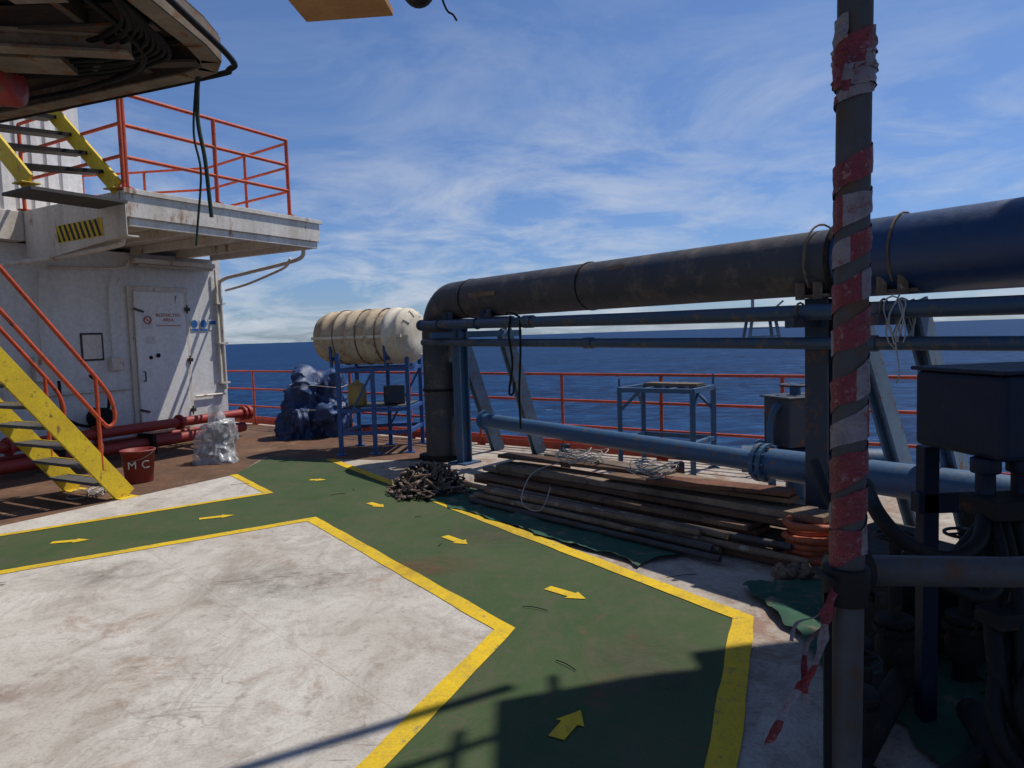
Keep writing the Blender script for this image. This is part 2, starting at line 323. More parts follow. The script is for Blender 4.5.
# ---------------------------------------------------------------- deckhouse
A=V((.497,.868,0));B=V((-.868,.497,0));C=V((-4.55,8.64,0))
def bp(a,b,z): return C+A*a+B*b+V((0,0,z))
ang=math.atan2(A.y,A.x)
D=Root('white_deckhouse')
def abox(g,a0,a1,b0,b1,z0,z1,mi=0): g.box(bp((a0+a1)/2,(b0+b1)/2,(z0+z1)/2),(a1-a0,b1-b0,z1-z0),ang,mi)
g=G(); abox(g,-4,3.28,2.53,7,.01,3.079); make('lower_walls',g,M_wall,D,.01)
g=G(); abox(g,-4,1.0,2.6,7,3.483,7.0); make('upper_walls',g,M_wall,D,.01)
g=G()
for i in range(24): abox(g,-3.9+i*.2,-3.82+i*.2,2.575,2.598,3.5,6.9)
make('upper_wall_corrugation',g,M_wall,D)
g=G(); abox(g,0,3.18,0,7.1,3.16,3.48); abox(g,-4,-.004,2.3,7.1,3.082,3.48); make('roof_slab',g,M_wall2,D,.008)
g=G()
abox(g,.05,3.15,.03,.10,3.06,3.158); abox(g,3.05,3.15,.14,2.5,3.06,3.158)
for a in (.8,1.6,2.4): abox(g,a,a+.06,.12,2.5,3.04,3.158)
abox(g,-.03,3.22,-.03,-.002,3.44,3.50)
make('slab_beams',g,M_wall2,D,.004)
g=G(); n=[(0,2.95),(2.28,2.76),(2.28,3.478),(0,3.478)]
vs=[bp(-.012,b,z) for b,z in n]+[bp(-.002,b,z) for b,z in n]
g.add(vs,[(0,1,2,3),(7,6,5,4),(0,4,5,1),(1,5,6,2),(2,6,7,3),(3,7,4,0)]); 
abox(g,-.006,.14,0,2.28,2.93,2.948)
make('slab_gusset_plate',g,M_wall2,D)
g=G(); abox(g,-.020,-.013,.48,1.50,2.98,3.20); make('hazard_plate',g,M_yellow,D)
g=G()
for i in range(9):
    b0=.50+i*.113
    vs=[bp(-.023,b0,2.985),bp(-.023,b0+.055,2.985),bp(-.023,min(1.495,b0+.055+.10),3.195),bp(-.023,min(1.495,b0+.10),3.195)]
    g.add(vs,[(0,1,2,3)])
make('hazard_stripes',g,M_paintb,D)
g=G(); abox(g,1.50,2.55,2.49,2.529,.14,2.56); make('door_frame',g,M_wall2,D,.006)
g=G(); abox(g,1.58,2.47,2.455,2.488,.22,2.48); make('door_panel',g,M_door,D,.015)
g=G()
for z in (.5,1.35,2.2):
    abox(g,2.455,2.55,2.43,2.452,z-.03,z+.03); g.tube([bp(2.49,2.43,z-.07),bp(2.49,2.43,z+.07)],.014,8)
for z in (.6,2.2): g.beam(bp(1.56,2.44,z),bp(1.72,2.44,z-.05),.02,.03)
g.tube([bp(1.66,2.45,1.2),bp(1.66,2.40,1.2),bp(1.66,2.40,1.05),bp(1.66,2.45,1.05)],.011,8)
make('door_hinges_and_handle',g,M_galv,D)
def sign(a,z,w,h,m,name,off=2.450): 
    g=G(); abox(g,a-w/2,a+w/2,off-.004,off,z-h/2,z+h/2); make(name,g,m,D)
wx=A; up=V((0,0,1))
sign(1.78,2.0,.17,.24,M_paintw,'prohibition_sign')
g=G(); ring=[bp(1.78,2.443,2.02)+A*math.cos(t)*.06+up*math.sin(t)*.06 for t in [i*math.pi/12 for i in range(24)]]
g.tube(ring,.009,6,closed=True); g.tube([ring[9],ring[21]],.007,6); make('prohibition_ring',g,M_signred,D)
text('door_sign_text','RESTRICTED\nAREA',.075,M_signred,D,bp(2.15,2.450,2.06),wx,up)
text('door_sign_subtext','AUTHORISED PERSONNEL ONLY',.030,M_signred,D,bp(2.15,2.450,1.93),wx,up)
text('door_number','?',.15,M_paintb,D,bp(2.3,2.450,2.36),wx,up)
sign(1.82,1.7,.14,.12,M_paintw,'notice_small')
g=G(); g.tube([bp(1.93,2.45,1.45),bp(1.93,2.44,1.45)],.035,12); g.tube([bp(1.8,2.45,1.42),bp(1.8,2.44,1.42)],.03,12); make('door_viewports',g,M_black,D)
for a,m_ in ((2.68,M_signblue),(2.86,M_signblue)):
    sign(a,1.93,.155,.21,M_paintw,'mandatory_sign_board',2.526)
    g=G(); g.tube([bp(a,2.522,1.96),bp(a,2.517,1.96)],.065,20); make('mandatory_sign_disc',g,m_,D)
    sign(a,1.86,.13,.035,m_,'mandatory_sign_strip',2.521)
sign(3.04,1.95,.16,.20,M_paintw,'information_sign',2.526)
sign(3.04,1.98,.13,.06,M_signblue,'information_sign_band',2.521)
sign(.92,1.62,.34,.42,M_galv,'notice_board',2.526)
sign(.92,1.62,.28,.36,M_wall2,'notice_board_sheet',2.521)
g=G(); abox(g,1.55,3.0,2.30,2.44,2.90,2.98); make('fluorescent_lamp_body',g,M_wall2,D,.01)
g=G(); abox(g,1.6,2.95,2.29,2.43,2.855,2.898); make('fluorescent_lamp_diffuser',g,M_lamp,D,.012)
g=G()
g.tube(sm([bp(-.35,2.42,0.6),bp(-.35,2.42,2.55),bp(-.3,2.35,2.74),bp(0.0,1.9,2.80),bp(.1,.5,2.86),bp(.15,.35,2.93),bp(.15,.35,3.15)],5),.035,10)
g.tube(sm([bp(3.2,2.47,.8),bp(3.2,2.47,2.5),bp(3.2,2.4,2.72),bp(3.25,1.9,2.80),bp(3.22,.8,2.9),bp(3.12,.35,2.96),bp(3.1,.3,3.1)],5),.032,10)
g.tube(sm([bp(3.12,2.48,1.1),bp(3.12,2.48,2.9)],3),.018,8)
g.tube(sm([bp(3.3,2.45,2.55),bp(3.3,1.9,2.62),bp(3.3,1.3,2.75),bp(3.28,.9,2.85),bp(3.2,.7,2.97)],4),.022,8)
for z in (.9,1.6,2.3): abox(g,3.10,3.28,2.44,2.525,z,z+.03)
g.tube([bp(.1,2.49,.95),bp(1.45,2.49,.95)],.02,8); g.tube([bp(2.6,2.49,.72),bp(3.2,2.49,.72)],.02,8)
g.tube(sm([bp(.35,2.45,2.76),bp(1.4,2.45,2.82),bp(1.5,2.4,2.95)],4),.02,8)
g.tube(sm([bp(1.2,2.49,1.45),bp(1.2,2.49,2.4),bp(1.25,2.45,2.7)],4),.012,8); g.tube(sm([bp(.17,2.46,1.5),bp(.17,2.46,2.2),bp(.2,2.44,2.7)],4),.014,8)
make('wall_conduits',g,M_wall2,D)
g=G(); abox(g,.05,.3,2.40,2.525,1.15,1.5); abox(g,1.15,1.35,2.43,2.525,1.25,1.45); make('junction_boxes',g,M_wall2,D,.01)
g=G(); g.tube(sm([bp(.35,2.42,1.15),bp(.4,2.38,.6),bp(.9,2.4,.45),bp(1.05,2.42,.9),bp(.8,2.44,1.2)],6),.022,8); g.tube([bp(.9,2.5,.55),bp(.9,2.3,.55)],.16,16); make('hose_reel',g,M_black,D)
D.done()
railing('orange_guard_railing',[bp(.02,2.3,3.49),bp(.02,.05,3.49)],[1.15,.78,.40],2.2,.022,M_orange)
railing('orange_guard_railing',[bp(.06,.05,3.50),bp(2.62,.05,3.50)],[1.13,.76,.38],1.28,.024,M_orange)
railing('orange_guard_railing',[bp(2.66,.09,3.50),bp(2.95,2.3,3.50),bp(1.6,5.5,3.5)],[1.1,.74,.38],1.1,.02,M_orange)
# ---------------------------------------------------------------- stairs
def stair(name,base1,base2,dirh,slope_rise,steps,mstr,rail=True,mnose=None,tw=.20):
    R=Root(name); b1=V(base1);b2=V(base2);d=V(dirh).normalized(); run=slope_rise[0]; rise=slope_rise[1]; N=steps
    inc=V((d.x*run,d.y*run,rise)); g=G()
    for b_ in (b1,b2):
        g.beam(b_+V((0,0,.05))-inc*.15,b_+inc*N+V((0,0,.05)),.035,.21)
        g.box(b_+V((0,0,.008)),(.2,.2,.016),math.atan2(d.y,d.x))
    make('stringers',g,mstr,R,.004)
    gt=G(); gn=G()
    for i in range(1,N+1):
        p1=b1+inc*i;p2=b2+inc*i; w=(p2-p1).normalized(); 
        gt.beam(p1+w*.03-V((0,0,.03)),p2-w*.03-V((0,0,.03)),tw,.03)
        q=-d*(tw/2+.005)
        gn.beam(p1+w*.03+q-V((0,0,.03)),p2-w*.03+q-V((0,0,.03)),.012,.045)
    make('treads',gt,M_grating,R); make('tread_nosings',gn,mnose or M_yellow,R)
    if rail:
        gr=G()
        for b_ in (b1,b2):
            tp=lambda k,h: b_+inc*k+V((0,0,h))
            pts=[tp(N+1,1.02),tp(1.2,1.02),tp(.45,.98),tp(.25,.80),tp(.75,.62),tp(1.5,.60),tp(N+1,.58)]
            seq=[pts[0],pts[1]]+sm([pts[1],pts[2],pts[3],pts[4],pts[5]],6)[1:]+[pts[6]]
            gr.tube(seq,.021,10)
            for k in (1.3,N*.5,N-.2): gr.tube([tp(k,.05),tp(k,1.02)],.02,8)
        make('handrails',gr,M_orange,R)
    return R.done()
stair('yellow_access_stair',(-4.16,7.46,0),(-5.0,7.95,0),(-.486,-.874,0),(.165,.218),16,M_yellow)
stair('yellow_upper_stair',bp(.0,.18,3.50),bp(-1.0,.18,3.40),B,(.31,.27),7,M_yellow,False,M_dark,.24)
g=G(); abox(g,-1.1,-.04,-.1,.5,3.30,3.335); make('stair_landing_grating',g,M_grating)
# ---------------------------------------------------------------- red fire main, bucket, bag
R=Root('red_fire_main'); g=G()
p0=V((-4.62,12.25,0));p1=V((-6.35,8.85,0));p2=V((-7.6,6.4,0))
dd=(p1-p0).normalized(); nn=V((-dd.y,dd.x,0))
g.tube([p0+V((0,0,.40)),p1+V((0,0,.40)),p2+V((0,0,.40))],.075,14); 
g.tube([p0+V((-.15,.05,.16))+nn*.1,p1+V((0,0,.16))+nn*.1,p2+V((0,0,.16))],.085,14)
g.tube([p0-nn*.22+V((0,0,.22))+dd*.5,p1-nn*.22+V((0,0,.22))],.04,10)
for t in (.02,.35,.7,1.0):
    q=p0.lerp(p1,t); g.flange(q+V((0,0,.40)),dd,.12,.04)
g.tube([p0+V((0,0,.40)),p0+V((0,0,.40))-dd*.06],.12,16)
make('pipes',g,M_redpipe,R); g=G()
for t in (.15,.5,.85): q=p0.lerp(p1,t); g.box(q+V((0,0,.15)),(.06,.35,.30),math.atan2(dd.y,dd.x))
make('pipe_saddles',g,M_dark,R); R.done()
R=Root('red_bucket'); o=V((-4.45,8.33,.006)); g=G()
g.lathe([(0,.145),(.01,.15),(.36,.182),(.362,.195),(.385,.195),(.385,.175),(.12,.14)],o,(0,0,1),28)
make('pail',g,M_bucket,R); g=G(); g.lathe([(0,.15),(.02,.0)],o+V((0,0,.2)),(0,0,1),20); make('contents',g,M_dark,R)
g=G(); g.tube([o+V((math.cos(t)*.2*.97,-.11*math.sin(t)-.1*math.sin(t),.37-.10*math.sin(t))) for t in [i*math.pi/14 for i in range(15)]],.005,6); make('handle',g,M_galv,R)
f=V((4.45,-8.33,0)).normalized(); xd=V((-f.y,f.x,0))
text('label','M C',.13,M_paintw,R,o+f*.178+V((0,0,.22)),xd,(0,0,1),.004); R.done()
g=G(); random.seed(9)
for k in range(5):
    c=V((-4.55+random.uniform(-.1,.1),7.75+random.uniform(-.1,.1),.01)); g.tube(sm([c+V((random.uniform(-.25,.25),random.uniform(-.25,.25),random.uniform(.0,.04))) for _ in range(6)],5),.006,6)
g.tube(sm([(-4.55,7.75,.02),(-4.6,7.8,.25),(-4.5,7.72,.5),(-4.45,7.6,.62)],5),.006,6)
make('tangled_cable',g,M_wire)
def blob(c,rx,ry,h,amp,fs,seed,pw=2.6,neck=0,nu=110,nv=70,folds=0,hf=.6):
    g=G(); vs=[];fs_=[]
    for j in range(nv+1):
        t=j/nv; 
        for i in range(nu):
            a=2*math.pi*i/nu; rr=(1-abs(t*1.0)**pw)**(1/2.2) if t<1 else 0
            if neck and t>.72: rr=max(rr*.6,.12)+(.22*max(0,(t-.88)/.12))
            ca,sa=math.cos(a),math.sin(a); sq=(abs(ca)**3+abs(sa)**3)**(-1/3)
            q=V((ca*rx*rr*sq,sa*ry*rr*sq,t*h)); n1=noise.noise(q*fs+V((seed,0,0))); n2=abs(noise.noise(q*fs*2.3+V((0,seed,0)))); n3=abs(noise.noise(V((q.x*fs*4,q.y*fs*4,q.z*fs*1.6+seed))))
            k=1+amp*(n1*1.2-n2*.8-n3*hf)
            if folds: k+=folds*(1-t*.7)*abs(math.sin(a*6+4*noise.noise(V((ca*2,sa*2,t*2+seed)))))
            z=q.z*(1+amp*.6*n1)
            vs.append((c[0]+q.x*k,c[1]+q.y*k,c[2]+max(0,z)))
    for j in range(nv):
        for i in range(nu): l=(i+1)%nu; fs_.append((j*nu+i,j*nu+l,(j+1)*nu+l,(j+1)*nu+i))
    g.add(vs,fs_,True); return g
m,nt,p,co=base('plastic_bag'); 
cc=mixc(nt,ramp(nt,noi(nt,co,5,5,.6,.8),.42,.6),(.60,.62,.66),(.42,.43,.45)); nt.links.new(cc,p.inputs['Base Color']); p.inputs['Roughness'].default_value=.18
nt.links.new(ramp(nt,noi(nt,co,5,5,.65,.6),.36,.66,(.30,.30,.30,1),(.72,.72,.72,1)),p.inputs['Alpha'])
b=nd(nt,'ShaderNodeBump'); b.inputs['Strength'].default_value=.45; b.inputs['Distance'].default_value=.03; nt.links.new(noi(nt,co,8,4,.6,1.5),b.inputs['Height']); nt.links.new(b.outputs[0],p.inputs['Normal'])
R=Root('clear_rubbish_bag'); make('bag_film',blob((-4.05,9.6,.006),.27,.25,.74,.30,3.2,3,2.2,1,folds=.08,hf=.25),m,R)
m2=mat('mixed_rubbish',(.34,.31,.28),(.05,.05,.05),(.6,.58,.55),scale=9,sscale=8,thr=.52,bump=.5)
make('contents',blob((-4.05,9.6,.008),.21,.19,.50,.5,7,8,2.4,folds=.1,nu=50,nv=30),m2,R); R.done()
R=Root('blue_tarpaulin_cover')
make('draped_sheet',blob((-3.30,12.0,.006),.47,.44,1.16,.48,2.4,4,3.6,folds=.12),M_tarp,R)
make('lower_sheet',blob((-3.58,11.75,.006),.32,.28,.72,.5,3,6,2.6,folds=.14),M_tarp,R)
g=G(); 
for z in (.45,.85): g.tube([V((-3.30+math.cos(a)*.51,12.0+math.sin(a)*.48,z+.03*math.sin(3*a))) for a in [i*math.pi/16 for i in range(32)]],.006,6,closed=True)
make('lashing',g,M_wire,R); R.done()
# ---------------------------------------------------------------- liferaft & stand
R=Root('liferaft_stand'); g=G(); 
legs=[V((-2.40,9.80,0)),V((-1.45,9.85,0)),V((-2.32,10.65,0)),V((-1.38,10.7,0))]
mids=[V((-1.93,9.82,0)),V((-1.86,10.67,0))]
for l in legs+mids: g.beam(l,l+V((0,0,1.22 if l in mids else 1.42)),.055,.055); g.box(l+V((0,0,.008)),(.14,.14,.016))
for z in (1.18,.62,.3):
    for i,j in ((0,1),(2,3),(0,2),(1,3)): g.beam(legs[i]+V((0,0,z)),legs[j]+V((0,0,z)),.045,.05)
g.beam(legs[0]+V((0,0,.3)),mids[0]+V((0,0,1.15)),.03,.03); g.beam(mids[1]+V((0,0,.3)),legs[3]+V((0,0,1.15)),.03,.03)
make('frame',g,M_blue_bright,R); g=G()
g.prism([(-2.37,9.83),(-1.48,9.88),(-1.42,10.66),(-2.3,10.62)],.652,.664); make('shelf',g,M_grating,R)
g=G(); g.lathe([(0,.11),(.02,.13),(.28,.13),(.31,.09),(.33,.04),(.36,.04)],(-2.2,10.05,.67),(0,0,1),18); make('yellow_drum',g,M_pink,R)
g=G(); g.box((-1.7,10.2,.80),(.3,.25,.26),.2); make('blue_crate',g,M_blue_dark,R,.02); R.done()
R=Root('liferaft_canister'); ax=V((.92,-.39,0)).normalized(); o=V((-2.02,10.28,1.635))
prof=[(-.80,.10),(-.79,.26),(-.76,.33),(-.70,.36),(-.63,.365),(-.62,.385),(-.56,.39),(-.55,.37),(-.42,.375),(-.41,.39),(-.36,.39),(-.35,.375),(-.20,.38),(-.19,.40),(-.14,.40),(-.13,.385),(.13,.385),(.14,.40),(.19,.40),(.20,.385),(.42,.375)]
g=G(); g.lathe(prof,o,ax,40); make('shell',g,M_raft,R)
prof=[(.425,.38),(.43,.40),(.50,.40),(.51,.38),(.62,.378),(.625,.392),(.67,.385),(.675,.365),(.74,.34),(.785,.27),(.79,.10)]
g=G(); g.lathe(prof,o,ax,40); 
u=ax.cross(V((0,0,1)))
for k in range(10):
    a=k*math.pi/5; q=o+ax*.72+(u*math.cos(a)+V((0,0,1))*math.sin(a))*.35; g.beam(q,q+ax*.06+(u*math.cos(a)+V((0,0,1))*math.sin(a))*-.08,.03,.03)
make('end_shell',g,M_raftw,R)
g=G()
for s_ in (1,-1): g.beam(o-ax*.74+u*.385*s_,o+ax*.74+u*.375*s_,.03,.04)
make('shell_seam',g,M_raftw,R); g=G()
for x in (-.38,.0,.32):
    g.tube([o+ax*x+(u*math.cos(t)+V((0,0,1))*math.sin(t))*.395 for t in [i*math.pi/16 for i in range(32)]],.010,6,closed=True)
make('lashing_straps',g,M_rope,R); g=G()
for x in (-.45,.45):
    q=o+ax*x; g.beam(q-u*.34-V((0,0,.30)),q+u*.34-V((0,0,.30)),.06,.05); 
    for s_ in (1,-1): g.beam(q+u*.34*s_-V((0,0,.42)),q+u*.36*s_-V((0,0,.12)),.05,.03)
make('cradle',g,M_blue_bright,R); R.done()
# ---------------------------------------------------------------- main pipe rack
PD=V((.611,-.7915,0));PN=V((.7915,.611,0));P0=V((-.95,9.35,0))
def pp(t,off=0,z=0): return P0+PD*t+PN*off+V((0,0,z))
R=Root('large_process_pipe'); g=G()
arc=[pp(.46-.42*math.cos(a),0,1.63+.42*math.sin(a)) for a in [i*math.pi/2/10 for i in range(11)]]
g.tube([pp(.04,0,.02),pp(.04,0,1.55)]+arc+[pp(1,0,2.055),pp(3,0,2.05),pp(5.42,0,2.045)],.232,32)
make('elbow_and_run',g,M_pipe_grey,R); g=G()
g.tube([pp(5.46,0,2.045),pp(8,0,2.04),pp(11,0,2.03)],.262,32); make('navy_run',g,M_pipe_blue,R)
g=G()
for t in (.85,2.9): g.lathe([(-.012,.236),(-.008,.241),(.008,.241),(.012,.236)],pp(t,0,2.053),PD,32)
g.lathe([(-.02,.245),(-.018,.275),(.018,.275),(.02,.245)],pp(5.44,0,2.045),PD,32); g.lathe([(-.02,.235),(-.02,.33),(.02,.33),(.02,.235)],pp(.04,0,.04),(0,0,1),32)
g.lathe([(0,.236),(.0,.25),(.03,.25),(.03,.236)],pp(.04,0,.9),(0,0,1),32)
make('weld_bands_and_flanges',g,M_dark,R,); 
g=G()
q=pp(1.35,-.244,2.07); g.beam(q-PD*.25,q+PD*.25,.003,.05); q=pp(3.4,-.20,2.18); g.beam(q-PD*.1,q+PD*.12,.003,.03)
make('stencil_label',g,M_rusttube,R); R.done()
R=Root('small_utility_pipe'); g=G()
g.tube([pp(.10,-.31,1.755),pp(4,-.31,1.70),pp(11,-.31,1.63)],.055,16)
for t in (2.2,6.9): g.tube([pp(t,-.31,1.755-.0114*t),pp(t+.14,-.31,1.755-.0114*(t+.14))],.066,16)
g.tube([pp(.09,-.31,1.755),pp(.12,-.31,1.755)],.07,16)
make('pipe_run',g,M_blue_line,R); R.done()
R=Root('small_utility_pipe'); g=G()
g.tube([pp(.14,-.31,1.535),pp(4,-.31,1.49),pp(11,-.31,1.41)],.043,16)
for t in (3.1,5.7): g.tube([pp(t,-.31,1.535-.0114*t),pp(t+.11,-.31,1.535-.0114*(t+.11))],.053,16)
make('pipe_run',g,M_blue_line,R); R.done()
R=Root('blue_cargo_pipe'); g=G()
g.tube([pp(.95,.03,.57),pp(4.75,.03,.52)],.085,20); g.tube([pp(4.8,.03,.52),pp(11,.03,.55)],.12,24)
make('pipe_run',g,M_blue,R); g=G(); g.flange(pp(4.74,.03,.52),PD,.155,.035,bolts=10); g.flange(pp(4.80,.03,.52),PD,.155,.035,bolts=10); g.flange(pp(.95,.03,.57),PD,.12,.03); make('flanges',g,M_blue,R)
g=G()
for t in (2.4,3.9,6.3,7.6): g.beam(pp(t,.03,.0),pp(t,.03,.42),.1,.1); g.box(pp(t,.03,.01),(.25,.25,.02),.9)
make('pipe_props',g,M_blue_dark,R); R.done()
def frame(name,t,bases,dark,w=.15,post=True):
    R=Root(name); g=G()
    if post: g.ibeam(pp(t,-.02,0),pp(t,-.02,1.79),w,w,up=PN); g.box(pp(t,-.02,.01),(.3,.3,.02),.9)
    g.beam(pp(t,-.45,1.62),pp(t,.30,1.62),.07,.07); 
    make('post_and_bracket',g,M_blue_dark if dark else M_blue,R)
    g=G()
    for (top,bot) in bases: g.ibeam(top,bot,.17,.10,up=PD)
    make('diagonal_braces',g,M_blue_light,R)
    g=G(); g.box(pp(t,-.02,1.805),(.24,.30,.02),math.atan2(PD.y,PD.x))
    for s_ in (-.11,.11): g.beam(pp(t+s_*.6,-.2,1.78),pp(t+s_*.6,-.2,1.9),.02,.06)
    if dark: g.tube([pp(t,0,2.05)+(PN*math.cos(a)+V((0,0,1))*math.sin(a))*.268 for a in [i*math.pi/12-.3 for i in range(17)]],.008,6)
    g.tube([pp(t,-.31,1.755-.0114*t)+(PN*math.cos(a)+V((0,0,1))*math.sin(a))*.062 for a in [i*math.pi/6 for i in range(12)]],.008,6,closed=True)
    make('saddle_and_clamps',g,M_rusttube if dark else M_blue_dark,R,); return R.done()
frame('pipe_support_frame',.55,[(V((-.66,9.10,1.66)),V((-.22,9.85,0)))],False,.14)
frame('pipe_support_frame',1.35,[(V((-.08,8.32,1.66)),V((.34,9.5,0)))],False,.12,False)
frame('pipe_support_frame',5.28,[(pp(5.5,.0,1.74),V((3.02,5.22,0)))],True,.17)
frame('pipe_support_frame',5.85,[(pp(5.9,.0,1.74),V((3.12,4.72,0)))],True,.13,False)
R=Root('white_standpipe'); g=G(); g.tube([pp(.34,.05,.01),pp(.34,.05,1.3)],.055,14); g.flange(pp(.34,.05,1.3),(0,0,1),.1,.03); make('pipe',g,M_blue_light,R); R.done()
g=G()
g.tube(sm([pp(2.05,-.37,1.80),pp(2.03,-.39,1.6),pp(2.08,-.39,1.3),pp(2.02,-.40,1.0),pp(2.06,-.38,.98),pp(2.08,-.37,1.1)],5),.012,8)
g.tube(sm([pp(2.20,-.37,1.75),pp(2.22,-.39,1.4),pp(2.18,-.39,1.0),pp(2.2,-.40,.62)],5),.012,8)
g.tube(sm([pp(1.95,-.36,1.82),pp(2.05,-.385,1.84),pp(2.2,-.37,1.78)],5),.012,8)
make('hanging_black_hose',g,M_black)
g=G(); q=pp(5.95,-.31,1.6)
for k in range(6):
    c_=q+PD*random.uniform(-.05,.05); sc_=random.uniform(.8,1.1); g.tube([c_+(V((0,0,1))*math.sin(a)*.16*sc_+PN*math.cos(a)*.072+PD*.03*math.sin(2*a+k)) for a in [i*math.pi/8 for i in range(16)]],.005,6,closed=True)
g.tube(sm([q+V((0,0,-.12))-PN*.07,q+V((0,0,-.3))-PN*.08+PD*.03,q+V((0,0,-.38))-PN*.05],5),.005,6)
make('tied_rope',g,M_wire)
# ---------------------------------------------------------------- workbench frame & manifold
R=Root('blue_steel_workbench'); g=G(); c=V((1.76,8.1,0)); e=V((.80,-.60,0))*.88; f=V((.6,.8,0))
cs=[c+e*sx*.5+f*sy*.30 for sx,sy in ((-1,-1),(1,-1),(1,1),(-1,1))]
for q in cs: g.beam(q,q+V((0,0,.93)),.05,.05); g.box(q+V((0,0,.006)),(.1,.1,.012))
for z in (.93,.35):
    for i in range(4): g.beam(cs[i]+V((0,0,z)),cs[(i+1)%4]+V((0,0,z)),.05,.05)
for k in (-.17,.17): g.beam(c+e*k-f*.30+V((0,0,.93)),c+e*k+f*.30+V((0,0,.93)),.04,.04)
for i in range(4): 
    g.beam(cs[i]+V((0,0,.68)),cs[i].lerp(cs[(i+1)%4],.28)+V((0,0,.91)),.03,.03)
g.beam(cs[0]+V((0,0,.965)),cs[0]+V((0,0,1.06)),.02,.02); g.beam(cs[2]+V((0,0,.965)),cs[2]+V((0,0,1.08)),.02,.02)
make('frame',g,M_blue,R); g=G(); g.beam(c+f*.1-e*.3+V((0,0,.975)),c+f*.05+e*.45+V((0,0,.975)),.2,.03); make('top_board',g,M_wood[3],R); R.done()
R=Root('blue_valve_manifold'); g=G(); c=V((2.62,6.55,0))
g.box(c+V((0,0,.72)),(.42,.36,.44),.3); g.box(c+V((0,0,.95)),(.48,.42,.02),.3); make('valve_body',g,M_blue_dark,R,.02); g=G()
g.tube([c+V((-.45,.15,.35)),c+V((.7,-.3,.35))],.13,20); g.flange(c+V((-.30,.09,.35)),(1,-.4,0),.19,.04); g.flange(c+V((.34,-.17,.35)),(1,-.4,0),.19,.04)
g.tube([c,c+V((0,0,1.06))],.05,12); g.tube([c+V((0,0,0)),c+V((0,0,.3))],.09,14)
g.tube(sm([c+V((-.25,-.1,.02)),c+V((-.27,-.1,.6)),c+V((-.22,-.1,.85)),c+V((-.1,-.1,.9))],5),.035,10); make('pipes',g,M_blue,R); g=G()
g.tube([c+V((math.cos(a)*.13,math.sin(a)*.13,1.05)) for a in [i*math.pi/12 for i in range(24)]],.012,8,closed=True)
for a in (0,math.pi/2): g.tube([c+V((math.cos(a)*.13,math.sin(a)*.13,1.05)),c-V((math.cos(a)*.13,math.sin(a)*.13,-1.05))],.01,6)
make('handwheel',g,M_blue_dark,R); R.done()
# ---------------------------------------------------------------- planks and tubes
random.seed(17)
R=Root('timber_plank_pile'); d=V((.685,-.728,0)); n_=V((.728,.685,0)); s0=V((-.50,7.00,0))
gs=[G() for _ in M_wood]
for layer in range(6):
    cols=3 if layer<5 else 2
    for cidx in range(cols):
        off=.14+cidx*.235+random.uniform(-.05,.05)+(.04*layer if cidx==0 else 0); L=random.uniform(2.4,3.15); st=random.uniform(-.15,.35)+(.12 if layer>3 else 0)
        z=.03+layer*.055; jt=random.uniform(-.10,.10)
        a=s0+d*st+n_*off+V((0,0,z)); b_=a+d*L+n_*jt; b_.z+=random.uniform(-.008,.008)
        gs[random.randrange(5)].beam(a,b_,random.choice((.19,.215,.225)),random.choice((.036,.043,.050)))
for k,(st,off,L,ang_) in enumerate([(1.6,.3,1.6,.05),(1.2,.55,1.9,-.06),(.2,.35,1.8,.08),(.6,.62,1.5,-.1),(2.1,.2,1.1,.16)]):
    a=s0+d*st+n_*off+V((0,0,.37+.012*k)); dr=Matrix.Rotation(ang_,3,'Z')@d; gs[k].beam(a,a+dr*L+V((0,0,.01)),.18,.033)
for i,gg in enumerate(gs):
    if gg.v: make('planks_%d'%i,gg,M_wood[i],R,.004)
g=G()
for t in (.3,1.6,2.9): g.beam(s0+d*t+n_*.05+V((0,0,.008)),s0+d*t+n_*.85+V((0,0,.008)),.06,.012)
make('bearers',g,M_dark,R); R.done()
R=Root('scaffold_tube_bundle'); g=G(); g2=G(); s1=V((-.36,7.02,0))
for k in range(14):
    row=k%5; off=-.24+row*.062+random.uniform(-.010,.010); z=.045+(k//5)*.048; st=random.uniform(-.15,.35)+row*.1; L=random.uniform(2.2,3.0)
    a=s1+d*st+n_*(off+.03*(k//5)-.04)+V((0,0,z)); b_=a+d*L+n_*random.uniform(-.12,.06); (g if k%3 else g2).tube([a,b_],.0242,10)
make('rusty_tubes',g,M_rusttube,R); make('grey_tubes',g2,M_galv,R); R.done()
def coil(c,r,n,rr,seed=1):
    random.seed(seed); g=G()
    for k in range(n):
        cx=c+V((random.uniform(-.4,.4)*r,random.uniform(-.4,.4)*r,random.uniform(0,.05))); R_=r*random.uniform(.6,1.1); ph=random.random()*6; ex=random.uniform(.6,1)
        g.tube([cx+V((math.cos(a+ph)*R_,math.sin(a+ph)*R_*ex,.012+.03*math.sin(2*a+ph)+.02*k/n)) for a in [i*math.pi/12 for i in range(24)]],rr,6,closed=True)
    return g
make('coiled_wire',coil(V((.60,6.38,.44)),.19,9,.004,2),M_wire)
make('coiled_wire',coil(V((1.10,5.68,.45)),.17,8,.004,4),M_wire)
g=G(); g.tube(sm([(.4,6.3,.44),(.15,6.2,.37),(.05,5.95,.18),(.2,5.8,.14),(.3,5.95,.3)],6),.004,6); make('loose_wire',g,M_wire)
random.seed(11); g=G(); g2=G(); c=V((-.90,7.35,.01))
